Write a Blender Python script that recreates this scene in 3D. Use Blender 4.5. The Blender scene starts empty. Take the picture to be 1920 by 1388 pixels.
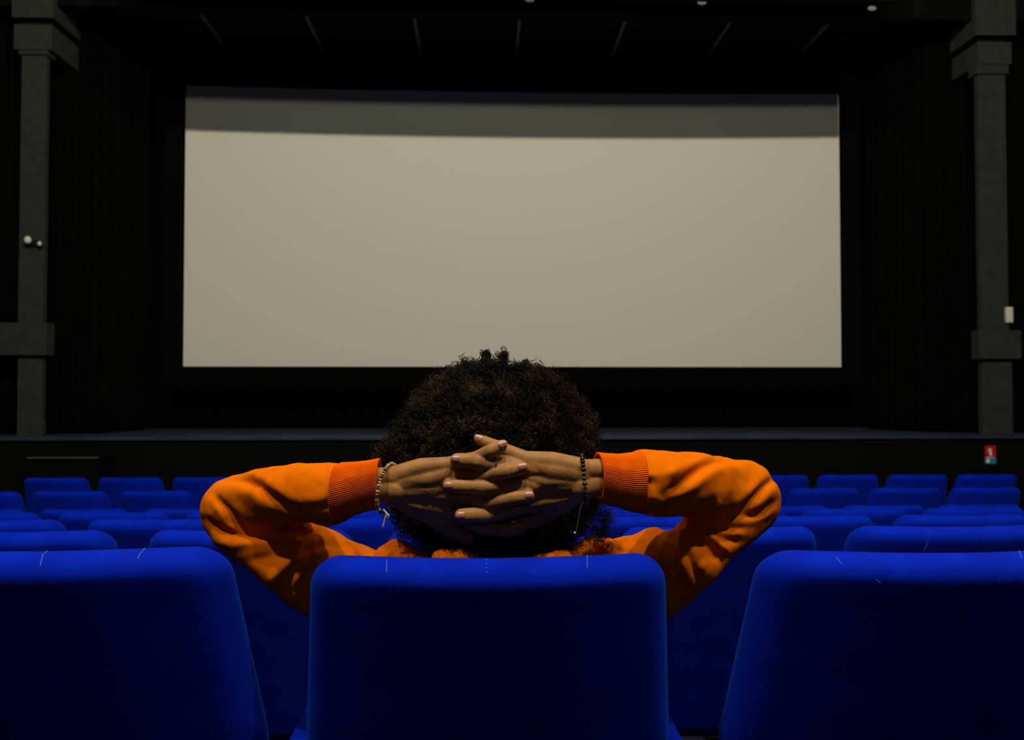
import bpy, bmesh, math, random
import numpy as np
from mathutils import Vector, Matrix, noise
from mathutils.bvhtree import BVHTree
PI = math.pi
R = math.radians
random.seed(7); np.random.seed(7)
S = bpy.context.scene
C = S.collection

# ------------------------------------------------------------------ camera
CAM = Vector((0, 0, 1.70))
cd = bpy.data.cameras.new('camera'); cam = bpy.data.objects.new('camera', cd); C.objects.link(cam)
cd.sensor_width = 36; cd.lens = 28.125; cd.clip_start = 0.05; cd.clip_end = 100
cam.location = CAM; cam.rotation_euler = (R(90 + 1.375), 0, R(-1.9))
cd.dof.use_dof = True; cd.dof.focus_distance = 1.30; cd.dof.aperture_fstop = 6.3
S.camera = cam
MR = cam.rotation_euler.to_matrix()
F = 1500.0

# ------------------------------------------------------------------ world, lamps, exposure
w = bpy.data.worlds.new('dark_hall'); S.world = w; w.use_nodes = True
w.node_tree.nodes['Background'].inputs[0].default_value = (0.02, 0.025, 0.03, 1)
w.node_tree.nodes['Background'].inputs[1].default_value = 0.3
S.view_settings.view_transform = 'Standard'; S.view_settings.look = 'None'
S.view_settings.gamma = 1; S.view_settings.use_curve_mapping = False
S.view_settings.exposure = 0.0

def lamp(name, x, y, z, power, col=(1, .93, .76), rad=.11):
    l = bpy.data.lights.new(name, 'POINT'); l.energy = power; l.color = col; l.shadow_soft_size = rad
    o = bpy.data.objects.new(name, l); C.objects.link(o); o.location = (x, y, z); return o
for x in (-1.9, 0.3, 2.5):
    lamp('house_light', x, -1.0, 8.12, 880)
    lamp('house_light', x, 2.6, 6.30, 72)
lamp('rear_fill_light', 0.4, -8.5, 5.0, 70, (.75, .82, 1), .3)  # weak bluish fill added behind the camera to lift the seat backs

# ------------------------------------------------------------------ helpers
def P(px, py, Y):
    """point of the photograph at world depth Y (camera maths only, used as a measuring tool)"""
    d = MR @ Vector(((px - 960) / F, (694 - py) / F, -1))
    return CAM + d * (Y / d.y)
def pr(rpx, Y): return rpx * Y / F

def project(co):
    A = np.array(MR.transposed()); q = (co - np.array(CAM)) @ A.T
    return 960 + F * q[:, 0] / -q[:, 2], 694 - F * q[:, 1] / -q[:, 2]

def nodes(name):
    m = bpy.data.materials.new(name); m.use_nodes = True
    return m, m.node_tree.nodes, m.node_tree.links, m.node_tree.nodes['Principled BSDF']
def mat(name, col, rough=.7, col2=None, scale=20, detail=4, bump=0, bscale=200, sheen=0, sheen_col=None,
        sheen_rough=.4, metal=0, spec=.5, emit=None, estr=0, stretch=None, bdist=.001, ramp=(.35, .65)):
    m, N, L, b = nodes(name)
    b.inputs['Base Color'].default_value = (*col, 1); b.inputs['Roughness'].default_value = rough
    b.inputs['Metallic'].default_value = metal; b.inputs['Specular IOR Level'].default_value = spec
    tc = N.new('ShaderNodeTexCoord'); src = tc.outputs['Object']
    if stretch:
        mp = N.new('ShaderNodeMapping'); mp.inputs['Scale'].default_value = stretch
        L.new(src, mp.inputs[0]); src = mp.outputs[0]
    if col2:
        n = N.new('ShaderNodeTexNoise'); n.inputs['Scale'].default_value = scale; n.inputs['Detail'].default_value = detail
        L.new(src, n.inputs['Vector'])
        r = N.new('ShaderNodeValToRGB'); r.color_ramp.elements[0].position = ramp[0]; r.color_ramp.elements[1].position = ramp[1]
        r.color_ramp.elements[0].color = (*col, 1); r.color_ramp.elements[1].color = (*col2, 1)
        L.new(n.outputs['Fac'], r.inputs[0]); L.new(r.outputs[0], b.inputs['Base Color'])
    if bump:
        n2 = N.new('ShaderNodeTexNoise'); n2.inputs['Scale'].default_value = bscale; n2.inputs['Detail'].default_value = 3
        L.new(src, n2.inputs['Vector'])
        bp = N.new('ShaderNodeBump'); bp.inputs['Strength'].default_value = bump; bp.inputs['Distance'].default_value = bdist
        L.new(n2.outputs['Fac'], bp.inputs['Height']); L.new(bp.outputs[0], b.inputs['Normal'])
    if sheen:
        b.inputs['Sheen Weight'].default_value = sheen; b.inputs['Sheen Roughness'].default_value = sheen_rough
        b.inputs['Sheen Tint'].default_value = (*(sheen_col or col), 1)
    if emit:
        b.inputs['Emission Color'].default_value = (*emit, 1); b.inputs['Emission Strength'].default_value = estr
    return m

M = dict(
    velvet=mat('blue_velvet', (.0003, .012, .37), .9, (.0006, .017, .47), 14, 6, .35, 900, .22, (.02, .22, 1), .35, spec=.06),
    black_metal=mat('black_metal', (.004, .004, .005), .5, bump=.1),
    screen=mat('screen_cloth', (.82, .80, .70), .95, (.80, .78, .68), 60, 6, .05, 500, spec=.1),
    mask=mat('black_masking', (.0012, .0012, .0012), .95, spec=.1),
    drape=mat('black_drape', (.0018, .0019, .0017), .95, (.0030, .0032, .0028), 6, 4, .2, 300, spec=.04),
    wall=mat('black_wall_paint', (.002, .002, .002), .9, (.003, .0032, .003), 4, 4, .2, 60, spec=.15),
    pillar=mat('dark_grey_plaster', (.032, .0345, .030), .9, (.041, .044, .038), 9, 5, .3, 60, spec=.1),
    ceil=mat('black_ceiling', (.003, .0033, .003), .9, (.005, .0055, .005), 5, 4, spec=.05),
    rail=mat('grey_rail_metal', (.10, .11, .10), .6, spec=.3),
    stage=mat('stage_boards', (.024, .036, .064), .42, (.036, .054, .092), 2, 5, .1, 30, stretch=(1, 8, 1)),
    stagefront=mat('stage_front_black', (.002, .0021, .002), .85, (.003, .0032, .003), 3, 4, spec=.1),
    carpet=mat('dark_carpet', (.006, .007, .014), .95, (.010, .011, .022), 80, 4, .5, 400, spec=.1),
    orange=mat('orange_fleece', (.74, .150, .0004), .92, (.68, .130, .0003), 30, 6, .35, 1500, .02, (1, .4, .02), spec=.03),
    orange_rib=mat('orange_rib_knit', (.78, .12, .0008), .92, (.70, .10, .0006), 60, 5, .4, 1500, .02, (1, .3, .02), spec=.03),
    thread=mat('orange_thread', (.75, .13, .01), .9),
    skin=mat('brown_skin', (.35, .16, .046), .55, (.26, .108, .031), 38, 7, .55, 330, spec=.22, bdist=.0009),
    nail=mat('finger_nail', (.36, .135, .085), .3, (.42, .165, .11), 90, 3, spec=.5),
    hair=mat('dark_curly_hair', (.005, .0036, .0016), .45, (.062, .034, .014), 24, 5, ramp=(.46, .72), spec=.12),  # brown specks put the glints on the curls into the colour
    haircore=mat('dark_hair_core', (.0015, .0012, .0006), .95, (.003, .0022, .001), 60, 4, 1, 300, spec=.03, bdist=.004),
    denim=mat('dark_trousers', (.01, .012, .02), .9, (.015, .018, .03), 40, 4),
    shoe=mat('dark_shoe', (.02, .02, .02), .6, (.03, .03, .03), 20, 3),
    tan_bead=mat('tan_bead', (.55, .40, .19), .35, (.30, .19, .07), 180, 2),
    dark_bead=mat('brown_bead', (.06, .035, .015), .4, (.10, .06, .03), 150, 2),
    black_bead=mat('black_bead', (.006, .007, .009), .22, (.012, .013, .016), 100, 2),
    gold=mat('gold', (.95, .62, .25), .2, metal=1),
    silver=mat('silver', (.9, .9, .92), .2, metal=1),
    cord=mat('pale_cord', (.55, .42, .22), .6, (.4, .3, .15), 300, 2),
    dcord=mat('dark_cord', (.05, .05, .06), .5),
    white=mat('white_plastic', (.82, .78, .64), .4, (.76, .72, .6), 20, 2),
    red=mat('sign_red', (.55, .012, .012), .5, (.5, .01, .01), 20, 2),
    cyan=mat('sign_blue', (.03, .22, .42), .5, (.035, .25, .45), 20, 2),
    signwhite=mat('sign_white', (.8, .8, .78), .5),
    lampglass=mat('lamp_glass', (.8, .8, .8), .3, emit=(1, .9, .75), estr=.25),
    stitch=mat('pale_blue_thread', (.08, .16, .62), .8),
    eye=mat('eye_white', (.8, .8, .78), .3), lip=mat('lip', (.3, .1, .07), .5),
)

def link(name, me, m, parent=None, smooth=True):
    o = bpy.data.objects.new(name, me); C.objects.link(o)
    if m is not None:
        me.materials.clear(); me.materials.append(m)
    if smooth and len(me.polygons): me.polygons.foreach_set('use_smooth', [True] * len(me.polygons))
    if parent: o.parent = parent
    return o
def from_bm(name, bm, m, parent=None, smooth=False):
    me = bpy.data.meshes.new(name); bm.to_mesh(me); bm.free()
    return link(name, me, m, parent, smooth)
def pydata(name, v, f, m, parent=None, smooth=True):
    me = bpy.data.meshes.new(name); me.from_pydata([tuple(a) for a in v], [], f); me.update()
    return link(name, me, m, parent, smooth)
def empty(name, loc, label, cat, group=None):
    o = bpy.data.objects.new(name, None); C.objects.link(o); o.location = loc; o.empty_display_size = .1
    o['label'] = label; o['category'] = cat
    if group: o['group'] = group
    return o
def tag(o, label, cat, group=None):
    o['label'] = label; o['category'] = cat
    if group: o['group'] = group
    return o
def struct(o): o['kind'] = 'structure'; return o
def box(bm, x0, x1, y0, y1, z0, z1, bev=0):
    b2 = bmesh.new()
    r = bmesh.ops.create_cube(b2, size=1)
    for v in b2.verts:
        v.co = Vector(((x0 + x1) / 2 + v.co.x * (x1 - x0), (y0 + y1) / 2 + v.co.y * (y1 - y0), (z0 + z1) / 2 + v.co.z * (z1 - z0)))
    if bev: bmesh.ops.bevel(b2, geom=b2.edges[:], offset=bev, segments=2, affect='EDGES', profile=.5)
    me = bpy.data.meshes.new('t'); b2.to_mesh(me); b2.free(); bm.from_mesh(me); bpy.data.meshes.remove(me)
def boxobj(name, dims, m, parent=None, bev=0):
    bm = bmesh.new(); box(bm, *dims, bev); return from_bm(name, bm, m, parent)
def sphere(bm, c, r, sub=2, scale=None):
    mt = Matrix.Translation(c)
    if scale: mt = mt @ Matrix.Diagonal((*scale, 1))
    bmesh.ops.create_icosphere(bm, subdivisions=sub, radius=r, matrix=mt)
def frustum(bm, a, ra, b, rb, seg=20):
    a = Vector(a); b = Vector(b); d = b - a; L = d.length
    if L < 1e-5: return
    # tangent-corrected cone between two spheres
    s = (ra - rb) / L; s = max(-.95, min(.95, s)); c = math.sqrt(1 - s * s); d.normalize()
    a2 = a + d * ra * s; b2 = b + d * rb * s
    q = d.to_track_quat('Z', 'Y').to_matrix().to_4x4()
    bmesh.ops.create_cone(bm, cap_ends=True, segments=seg, radius1=ra * c, radius2=rb * c, depth=(b2 - a2).length,
                          matrix=Matrix.Translation((a2 + b2) / 2) @ q)
def chain(bm, pts):
    """pts: list of (Vector, r)"""
    for i, (p, r) in enumerate(pts):
        sphere(bm, p, r, 3)
        if i: frustum(bm, pts[i - 1][0], pts[i - 1][1], p, r, 28)
def pchain(bm, pts): chain(bm, [(P(a, b, Y), pr(r, Y)) for a, b, Y, r in pts])
def remesh(bm, voxel, smooth=4, fac=.5):
    me = bpy.data.meshes.new('tmp'); bm.to_mesh(me); bm.free()
    o = bpy.data.objects.new('tmp', me); C.objects.link(o)
    md = o.modifiers.new('r', 'REMESH'); md.mode = 'VOXEL'; md.voxel_size = voxel; md.adaptivity = 0
    if smooth:
        sm = o.modifiers.new('s', 'SMOOTH'); sm.factor = fac; sm.iterations = smooth
    dg = bpy.context.evaluated_depsgraph_get()
    out = bpy.data.meshes.new_from_object(o.evaluated_get(dg))
    bpy.data.objects.remove(o); bpy.data.meshes.remove(me)
    return out
def tube(bm, pts, r, seg=8):
    pts = [Vector(p) for p in pts]; rings = []
    for i, p in enumerate(pts):
        t = (pts[min(i + 1, len(pts) - 1)] - pts[max(i - 1, 0)]).normalized()
        q = t.to_track_quat('Z', 'Y').to_matrix()
        rr = r[i] if isinstance(r, (list, tuple)) else r
        rings.append([bm.verts.new(p + q @ Vector((math.cos(2 * PI * k / seg) * rr, math.sin(2 * PI * k / seg) * rr, 0))) for k in range(seg)])
    for a, b in zip(rings, rings[1:]):
        for k in range(seg): bm.faces.new((a[k], a[(k + 1) % seg], b[(k + 1) % seg], b[k]))
    bm.faces.new(rings[0][::-1]); bm.faces.new(rings[-1])
def arrays(me):
    n = len(me.vertices); co = np.empty(n * 3); me.vertices.foreach_get('co', co); co = co.reshape(-1, 3)
    no = np.array([v.vector[:] for v in me.vertex_normals]) if hasattr(me, 'vertex_normals') else np.array([v.normal[:] for v in me.vertices])
    return co, no
def setco(me, co): me.vertices.foreach_set('co', co.astype(np.float32).ravel()); me.update()
def polydist(x, y, pts):
    best = np.full(x.shape, 1e9); along = np.zeros(x.shape); tot = 0
    n = len(pts) - 1
    for i in range(n):
        ax, ay = pts[i]; bx, by = pts[i + 1]; dx, dy = bx - ax, by - ay; L2 = dx * dx + dy * dy
        t = np.clip(((x - ax) * dx + (y - ay) * dy) / L2, 0, 1)
        d = np.hypot(x - ax - t * dx, y - ay - t * dy)
        m = d < best; best = np.where(m, d, best); along = np.where(m, (i + t) / n, along)
    return best, along
def sculpt(me, strokes, face=.0, FK=1):
    """push vertices along their normal near hand-placed creases (negative = valley)"""
    co, no = arrays(me); x, y = project(co)
    v = np.array(CAM) - co; v /= np.linalg.norm(v, axis=1)[:, None]
    fc = np.clip(((no * v).sum(1) + .25 - face) / .35, 0, 1)
    d = np.zeros(len(co))
    for pts, amp, sig in strokes:
        q, al = polydist(x, y, pts)
        d += amp * FK * .001 * np.exp(-(q / sig) ** 2 / 2) * np.clip(np.sin(PI * (al * .84 + .08)) * 1.6, 0, 1)
    setco(me, co + no * (d * fc)[:, None])
def wobble(me, amp, scale):
    co, no = arrays(me)
    d = np.array([noise.noise(Vector(c) * scale) for c in co])
    setco(me, co + no * (d * amp)[:, None])

# ------------------------------------------------------------------ setting
def quadbox(name, d, m): return struct(boxobj(name, d, m))
# hall floor: flat at the front, sloping up towards the camera, then level at the back
prof = [(-11, .56), (1.0, .56), (1.42, .515), (5.2, .0), (12.2, .0)]
bm = bmesh.new(); top = []
for y, z in prof:
    top.append([bm.verts.new((sx * 7.4, y, zz)) for sx in (-1, 1) for zz in (z, -.3)])
for a, b in zip(top, top[1:]):
    bm.faces.new((a[0], a[2], b[2], b[0])); bm.faces.new((a[1], b[1], b[3], a[3]))
    bm.faces.new((a[0], b[0], b[1], a[1])); bm.faces.new((a[2], a[3], b[3], b[2]))
bm.faces.new((top[0][0], top[0][1], top[0][3], top[0][2])); bm.faces.new((top[-1][0], top[-1][2], top[-1][3], top[-1][1]))
bmesh.ops.recalc_face_normals(bm, faces=bm.faces[:])
struct(from_bm('floor', bm, M['carpet']))
def floor_z(y):
    for (a, za), (b, zb) in zip(prof, prof[1:]):
        if a <= y <= b: return za + (zb - za) * (y - a) / (b - a)
    return 0
quadbox('wall_left', (-7.6, -7.4, -11, 12.2, -.3, 8.7), M['wall'])
quadbox('wall_right', (7.4, 7.6, -11, 12.2, -.3, 8.7), M['wall'])
quadbox('wall_back', (-7.6, 7.6, -11.2, -11, -.3, 8.7), M['wall'])
quadbox('wall_front', (-7.6, 7.6, 11.95, 12.2, -.3, 8.7), M['wall'])
quadbox('ceiling', (-7.6, 7.6, -11.2, 12.2, 8.7, 8.9), M['ceil'])
# proscenium lintel over the stage opening and the dropped stage ceiling with its rails
zl = P(960, 24, 9.62).z
quadbox('trim_1', (-7.4, 7.4, 9.62, 9.80, zl, 8.7), M['ceil'])
zc = zl + .12
stc = quadbox('trim_2', (-7.4, 7.4, 9.8, 11.95, zc, zc + .1), M['ceil'])
for px in (370, 570, 775, 975, 1175, 1374, 1560):
    a = P(px, 22, 9.85); x = a.x
    bm = bmesh.new(); box(bm, x - .018, x + .018, 9.82, 11.3, zc - .05, zc - .001, .004)
    from_bm('rail', bm, M['rail'], stc)
for yy in (10.3, 10.8):
    bm = bmesh.new(); box(bm, -4.6, 5.0, yy - .012, yy + .012, zc - .02, zc + .001)
    from_bm('cross_rail', bm, M['ceil'], stc)
# unseen bulkhead, added above the view to cast shade on the screen top
struct(boxobj('shade_bulkhead', (-3.85, 4.42, 8.36, 8.44, 5.87, 8.7), M['ceil']))

# ------------------------------------------------------------------ stage
SY = 9.5
sz = P(912, 818, SY).z
st = empty('stage', (0, SY, 0), 'low black stage across the hall below the cinema screen', 'stage')
def child(o, parent):
    o.parent = parent; o.matrix_parent_inverse = Matrix.Translation(-parent.location); return o
def cbox(name, d, m, parent, bev=0): return child(boxobj(name, d, m, None, bev), parent)
cbox('stage_front', (-7.38, 7.38, SY + .02, SY + .08, -.02, sz - .04), M['stagefront'], st)
nb = 12
for i in range(nb):
    y0 = SY - .02 + i * (11.93 - SY + .02) / nb; y1 = SY - .02 + (i + 1) * (11.93 - SY + .02) / nb - .004
    b = cbox('board', (-7.38, 7.38, y0, y1, sz - .04, sz), M['stage'], st, .002)
# ------------------------------------------------------------------ screen
YS = 11.0
bl = P(345, 690, YS); br = P(1577, 687, YS); tl = P(347, 162, YS); tr = P(1573, 174, YS)
x0 = (bl.x + tl.x) / 2; x1 = (br.x + tr.x) / 2; z0 = (bl.z + br.z) / 2; z1 = (tl.z + tr.z) / 2
scr = empty('cinema_screen', ((x0 + x1) / 2, YS, z0), 'wide blank off-white cinema screen hanging above the stage', 'screen')
nx, nz = 40, 12; V = []; Fc = []
for i in range(nx + 1):
    u = i / nx; bow = .10 * (1 - (2 * u - 1) ** 2)
    for j in range(nz + 1): V.append((x0 + (x1 - x0) * u, YS + bow, z0 + (z1 - z0) * j / nz))
for i in range(nx):
    for j in range(nz):
        a = i * (nz + 1) + j; Fc.append((a, a + nz + 1, a + nz + 2, a + 1))
sc_ = pydata('screen_cloth', V, Fc, M['screen'], None, False); child(sc_, scr)
for nm, d in (('masking_border', (x0 - .22, x0, YS - .14, YS - .1, z0 - .25, z1 + .35)), ('masking_border', (x1, x1 + .22, YS - .14, YS - .1, z0 - .25, z1 + .35)),
              ('masking_border', (x0, x1, YS - .14, YS - .115, z0 - .25, z0)), ('masking_border', (x0, x1, YS - .14, YS - .115, z1, z1 + .35))):
    cbox(nm, d, M['mask'], scr)

for xx in (x0 + .6, x1 - .6): cbox('hanging_rod', (xx - .02, xx + .02, YS - .135, YS - .105, z1 + .35, zc), M['mask'], scr)
# curtains
def curtain(name, path, zb, zt, label, folds, amp=.06, swag=None):
    pts = []; L = [0]
    for a, b in zip(path, path[1:]): L.append(L[-1] + math.dist(a, b))
    n = folds * 10; V = []; Fc = []; nz = 14
    for i in range(n + 1):
        s = L[-1] * i / n; k = max(j for j in range(len(L)) if L[j] <= s + 1e-9); k = min(k, len(path) - 2)
        t = (s - L[k]) / (L[k + 1] - L[k]); ax, ay = path[k]; bx, by = path[k + 1]
        x = ax + (bx - ax) * t; y = ay + (by - ay) * t; dl = math.dist(path[k], path[k + 1]); nxx, nyy = -(by - ay) / dl, (bx - ax) / dl
        for j in range(nz + 1):
            v = j / nz; a = amp * (1.15 - .5 * v) * (math.sin(2 * PI * i / 10) + .35 * math.sin(2 * PI * i / 27 + 3 * v))
            V.append((x + nxx * a, y + nyy * a, zb + (zt - zb) * v + (swag * math.sin(PI * i / n) * (1 - v) if swag else 0)))
    for i in range(n):
        for j in range(nz):
            a = i * (nz + 1) + j; Fc.append((a, a + nz + 1, a + nz + 2, a + 1))
    o = pydata(name, V, Fc, M['drape']); md = o.modifiers.new('s', 'SOLIDIFY'); md.thickness = .008
    return tag(o, label, 'curtain')
curtain('stage_curtain', [(-7.3, 10.02), (-5.9, 10.02), (-4.9, 10.2), (-4.62, 11.0)], sz + .01, zc - .02, 'black stage curtain hanging in folds left of the cinema screen', 20)
curtain('stage_curtain', [(7.3, 10.02), (6.5, 10.02), (5.7, 10.2), (5.35, 11.0)], sz + .01, zc - .02, 'black stage curtain hanging in folds right of the cinema screen', 18)
curtain('stage_backdrop', [(-5.2, 11.5), (5.9, 11.5)], sz + .01, zc - .02, 'black drape behind and below the cinema screen', 50, .05)

# ------------------------------------------------------------------ pillars
PY = 9.60
def pillar(side, label):
    lf = side < 0
    q = (lambda px, py: P(px, py, PY))
    if lf:
        sh = (33, 80); cap1 = (18, 97); cap2 = (20, 92); y1 = 37; y2 = 95; ym = 104; co = (-40, 93); cy = (606, 667); low = (34, 80)
    else:
        sh = (1840, 1892); cap1 = (1832, 1908); cap2 = (1838, 1902); y1 = 70; y2 = 122; ym = 140; co = (1831, 1908); cy = (620, 674); low = (1840, 1897)
    X = lambda a: q(a, 600).x
    root = empty('stage_pillar', (X(sum(sh) / 2), PY + .1, sz), label, 'pillar', None)
    zt = lambda a: q(sum(sh) / 2, a).z
    k = M['pillar']
    cbox('shaft', (X(sh[0]), X(sh[1]), PY, PY + .09, zt(cy[0]), zt(ym - 4)), k, root, .008)
    cbox('lower_shaft', (X(low[0]), X(low[1]), PY, PY + .09, sz, zt(cy[1])), k, root, .008)
    cbox('collar', (X(co[0]), X(co[1]), PY - .07, PY + .12, zt(cy[1]), zt(cy[0])), k, root, .01)
    cbox('neck_moulding', (X(sh[0]) - .03, X(sh[1]) + .03, PY - .03, PY + .16, zt(ym), zt(y2) - .002), k, root, .015)
    d = .80
    e = .004
    cbox('capital_block', (X(cap2[0]), X(cap2[1]), PY - .03, PY + d - .1, zt(y2), zt(y1) - .065), k, root, .008)
    cbox('capital_neck', (X(cap2[0]) + .05, X(cap2[1]) - .05, PY + .03, PY + d - .15, zt(y1) - .066, zt(y1) + .001), M['ceil'], root)
    cbox('capital_slab', (X(cap1[0]), X(cap1[1]), PY - .06, PY + d, zt(y1), min(8.65, zt(-160))), k, root, .008)
    return root
pl = pillar(-1, 'dark grey square pillar with stepped capital left of the screen')
pR = pillar(1, 'dark grey square pillar with stepped capital right of the screen')
# white box on the right pillar
p = P(1889, 591, PY)
wb = empty('wall_box', (p.x, PY - .001, p.z), 'small cream wall box on the right pillar just above its collar', 'wall box')
h = pr(15, 9.6); ww = pr(6.5, 9.6)
cbox('housing', (p.x - ww, p.x + ww, PY - .05, PY - .001, p.z - h, p.z + h), M['white'], wb, .008)
cbox('front_cover', (p.x - ww * .7, p.x + ww * .7, PY - .056, PY - .05, p.z - h * .8, p.z + h * .8), M['white'], wb, .002)
# twin spot on the left pillar
p = P(53, 450, PY)
tw = empty('twin_wall_lamp', (p.x + .06, PY - .001, p.z), 'small wall lamp with two white heads halfway up the left pillar', 'lamp')
cbox('mounting_plate', (p.x - .02, p.x + .15, PY - .03, PY - .001, p.z - .08, p.z + .0), M['black_metal'], tw, .006)
for px, py, r in ((52, 450, .040), (74, 457, .024)):
    c = P(px, py, PY - .09); bm = bmesh.new(); sphere(bm, c, r, 3, (1, .8, 1.15)); child(from_bm('lamp_head', bm, M['white'], None, True), tw)
    bm = bmesh.new(); tube(bm, [(c.x, c.y + r * .4, c.z), (c.x, PY - .01, c.z - .01)], .008); child(from_bm('lamp_arm', bm, M['black_metal']), tw)
# small box at the foot of the left pillar
a = P(60, 815, PY - .07); b = P(81, 790, PY - .07)
o = boxobj('junction_box', (a.x, b.x, PY - .095, PY - .005, sz, b.z), M['pillar'], None, .01)
tag(o, 'small grey box standing at the foot of the left pillar', 'box')
# fire extinguisher sign
p = P(1858, 853, SY); hw_ = pr(10.5, 9.5)
z_t = P(1858, 836, SY).z; z_b = P(1858, 870, SY).z; z_m = P(1858, 859, SY).z
sg = empty('fire_sign', (p.x, SY, z_b), 'red sign with white extinguisher symbol and blue foot on stage front', 'sign')
cbox('red_panel', (p.x - hw_, p.x + hw_, SY + .004, SY + .019, z_m, z_t), M['red'], sg, .001)
cbox('blue_panel', (p.x - hw_, p.x + hw_, SY + .004, SY + .019, z_b, z_m), M['cyan'], sg, .001)
bm = bmesh.new(); yy = SY + .001
zc_ = (z_m + z_t) / 2; box(bm, p.x - .014, p.x + .014, yy, yy + .004, zc_ - .045, zc_ + .018, .003)
box(bm, p.x - .006, p.x + .006, yy, yy + .004, zc_ + .018, zc_ + .036); box(bm, p.x - .022, p.x + .012, yy, yy + .004, zc_ + .032, zc_ + .042)
box(bm, p.x - .030, p.x - .023, yy, yy + .004, zc_ - .01, zc_ + .036)
child(from_bm('extinguisher_symbol', bm, M['signwhite']), sg)
bm = bmesh.new()
box(bm, p.x - hw_ * .85, p.x + hw_ * .6, yy, yy + .004, z_m + .004, z_m + .011)
box(bm, p.x - hw_ * .8, p.x - hw_ * .25, yy, yy + .004, z_b + .014, z_m - .010); child(from_bm('white_mark', bm, M['signwhite']), sg)
# low box in front of the stage, left
a = P(50, 858, 9.1); b = P(186, 858, 9.1)
lb = empty('low_platform', ((a.x + b.x) / 2, 9.25, 0), 'low dark platform with pale front edge before left end of stage', 'platform')
cbox('platform_body', (a.x + .02, b.x - .02, 9.12, 9.49, 0.0, a.z - .03), M['stagefront'], lb, .005)
cbox('platform_top', (a.x, b.x, 9.1, 9.49, a.z - .03, a.z), M['stagefront'], lb, .005)
cbox('edge_strip', (a.x + .01, b.x - .01, 9.09, 9.1, a.z - .010, a.z + .002), M['rail'], lb, .001)
# small fittings on the lintel
for px, py, e, lab in ((1315, 6, 2.0, 'brightest small ceiling spotlight high on the beam right of centre'), (993, 1, 1.2, 'small ceiling spotlight cut by the top edge above screen centre'), (1633, 17, .5, 'faint small ceiling spotlight on the beam near the right pillar')):
    c = P(px, py, 9.56)
    r = empty('ceiling_spotlight', (c.x, 9.62, c.z), lab, 'spotlight')
    bm = bmesh.new(); tube(bm, [(c.x, 9.60, c.z), (c.x, 9.535, c.z - .004)], [.05, .062], 20); child(from_bm('housing', bm, M['black_metal'], None, True), r)
    g = M['lampglass'].copy(); g.node_tree.nodes['Principled BSDF'].inputs['Emission Strength'].default_value = .07 * e
    bm = bmesh.new(); sphere(bm, (c.x, 9.533, c.z - .004), .055, 3, (1, .25, .5)); child(from_bm('lens', bm, g, None, True), r)
    bm = bmesh.new(); tube(bm, [(c.x, 9.58, c.z + .04), (c.x, 9.58, c.z + .16), (c.x, 9.62, c.z + .16)], .012); child(from_bm('bracket', bm, M['black_metal'], None, True), r)

# ------------------------------------------------------------------ cinema seats
HT = .95; PITCH = .62
def sdf_rr(x, z, hw, zt, zb, rc):
    # distance inside the rounded (top corners) rectangle
    qx = abs(x) - (hw - rc); qz = z - (zt - rc)
    if qx > 0 and qz > 0: d = rc - math.hypot(qx, qz)
    else: d = min(hw - abs(x), zt - z)
    return d
def back_mesh(nx=44, nz=34, rc=.046):
    """padded backrest: rolled top, tapering, hollowed for the sitter and leaning back"""
    hw, zt, zb, T = .259, HT, .34, .048
    # non uniform grid
    us = [math.sin(PI / 2 * math.copysign(abs(t) ** .75, t)) for t in np.linspace(-1, 1, nx + 1)]
    vs = [1 - (1 - t) ** 1.0 for t in [1 - math.cos(PI / 2 * s) for s in np.linspace(0, 1, nz + 1)]]
    V = []; idx = {}
    for side in (0, 1):
        for i, u in enumerate(us):
            for j, v in enumerate(vs):
                edge = i in (0, nx) or j == 0
                if side == 1 and edge: idx[side, i, j] = idx[0, i, j]; continue
                x = u * hw; z = zt - v * (zt - zb)
                # squash the square corner into a round one
                qx = abs(x) - (hw - rc); qz = z - (zt - rc)
                if qx > 0 and qz > 0:
                    a, b = qx / rc, qz / rc; k = max(a, b) / math.hypot(a, b)
                    x = math.copysign(hw - rc + qx * k, x); z = zt - rc + qz * k
                e = max(0, sdf_rr(x, z, hw, zt, zb, rc))
                if side == 0:   # rear
                    Rr = .040; h = T * math.sqrt(max(0, 1 - (1 - min(e / Rr, 1)) ** 2))
                    dz = zt - z
                    h -= .0016 * math.exp(-((dz - .040) / .004) ** 2) * min(1, max(0, (hw - abs(x) - .01) / .09))
                    h -= .0012 * min(1, max(0, (dz - .040) / .02)) * min(1, max(0, (hw - abs(x) - .01) / .09))
                    y = -h
                else:
                    Rr = .040; h = T * math.sqrt(max(0, 1 - (1 - min(e / Rr, 1)) ** 2)); y = h
                t = zt - z
                xs = x * (1 + .37 * min(t, .31))
                y += .048 - .054 * (1 - (x / hw) ** 2) + .012 + t * .36
                z += .006 * (1 - (x / hw) ** 2) * 0 - .004 * (x / hw) ** 4
                idx[side, i, j] = len(V); V.append((xs, y, z))
    Fc = []
    for i in range(nx):
        for j in range(nz):
            Fc.append((idx[0, i, j], idx[0, i, j + 1], idx[0, i + 1, j + 1], idx[0, i + 1, j]))
            Fc.append((idx[1, i, j], idx[1, i + 1, j], idx[1, i + 1, j + 1], idx[1, i, j + 1]))
        Fc.append((idx[0, i, nz], idx[1, i, nz], idx[1, i + 1, nz], idx[0, i + 1, nz]))
    Fc = [tuple(dict.fromkeys(f)) for f in Fc]; Fc = [f for f in Fc if len(f) > 2]
    me = bpy.data.meshes.new('backrest'); me.from_pydata(V, [], Fc); me.update()
    return me
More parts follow.
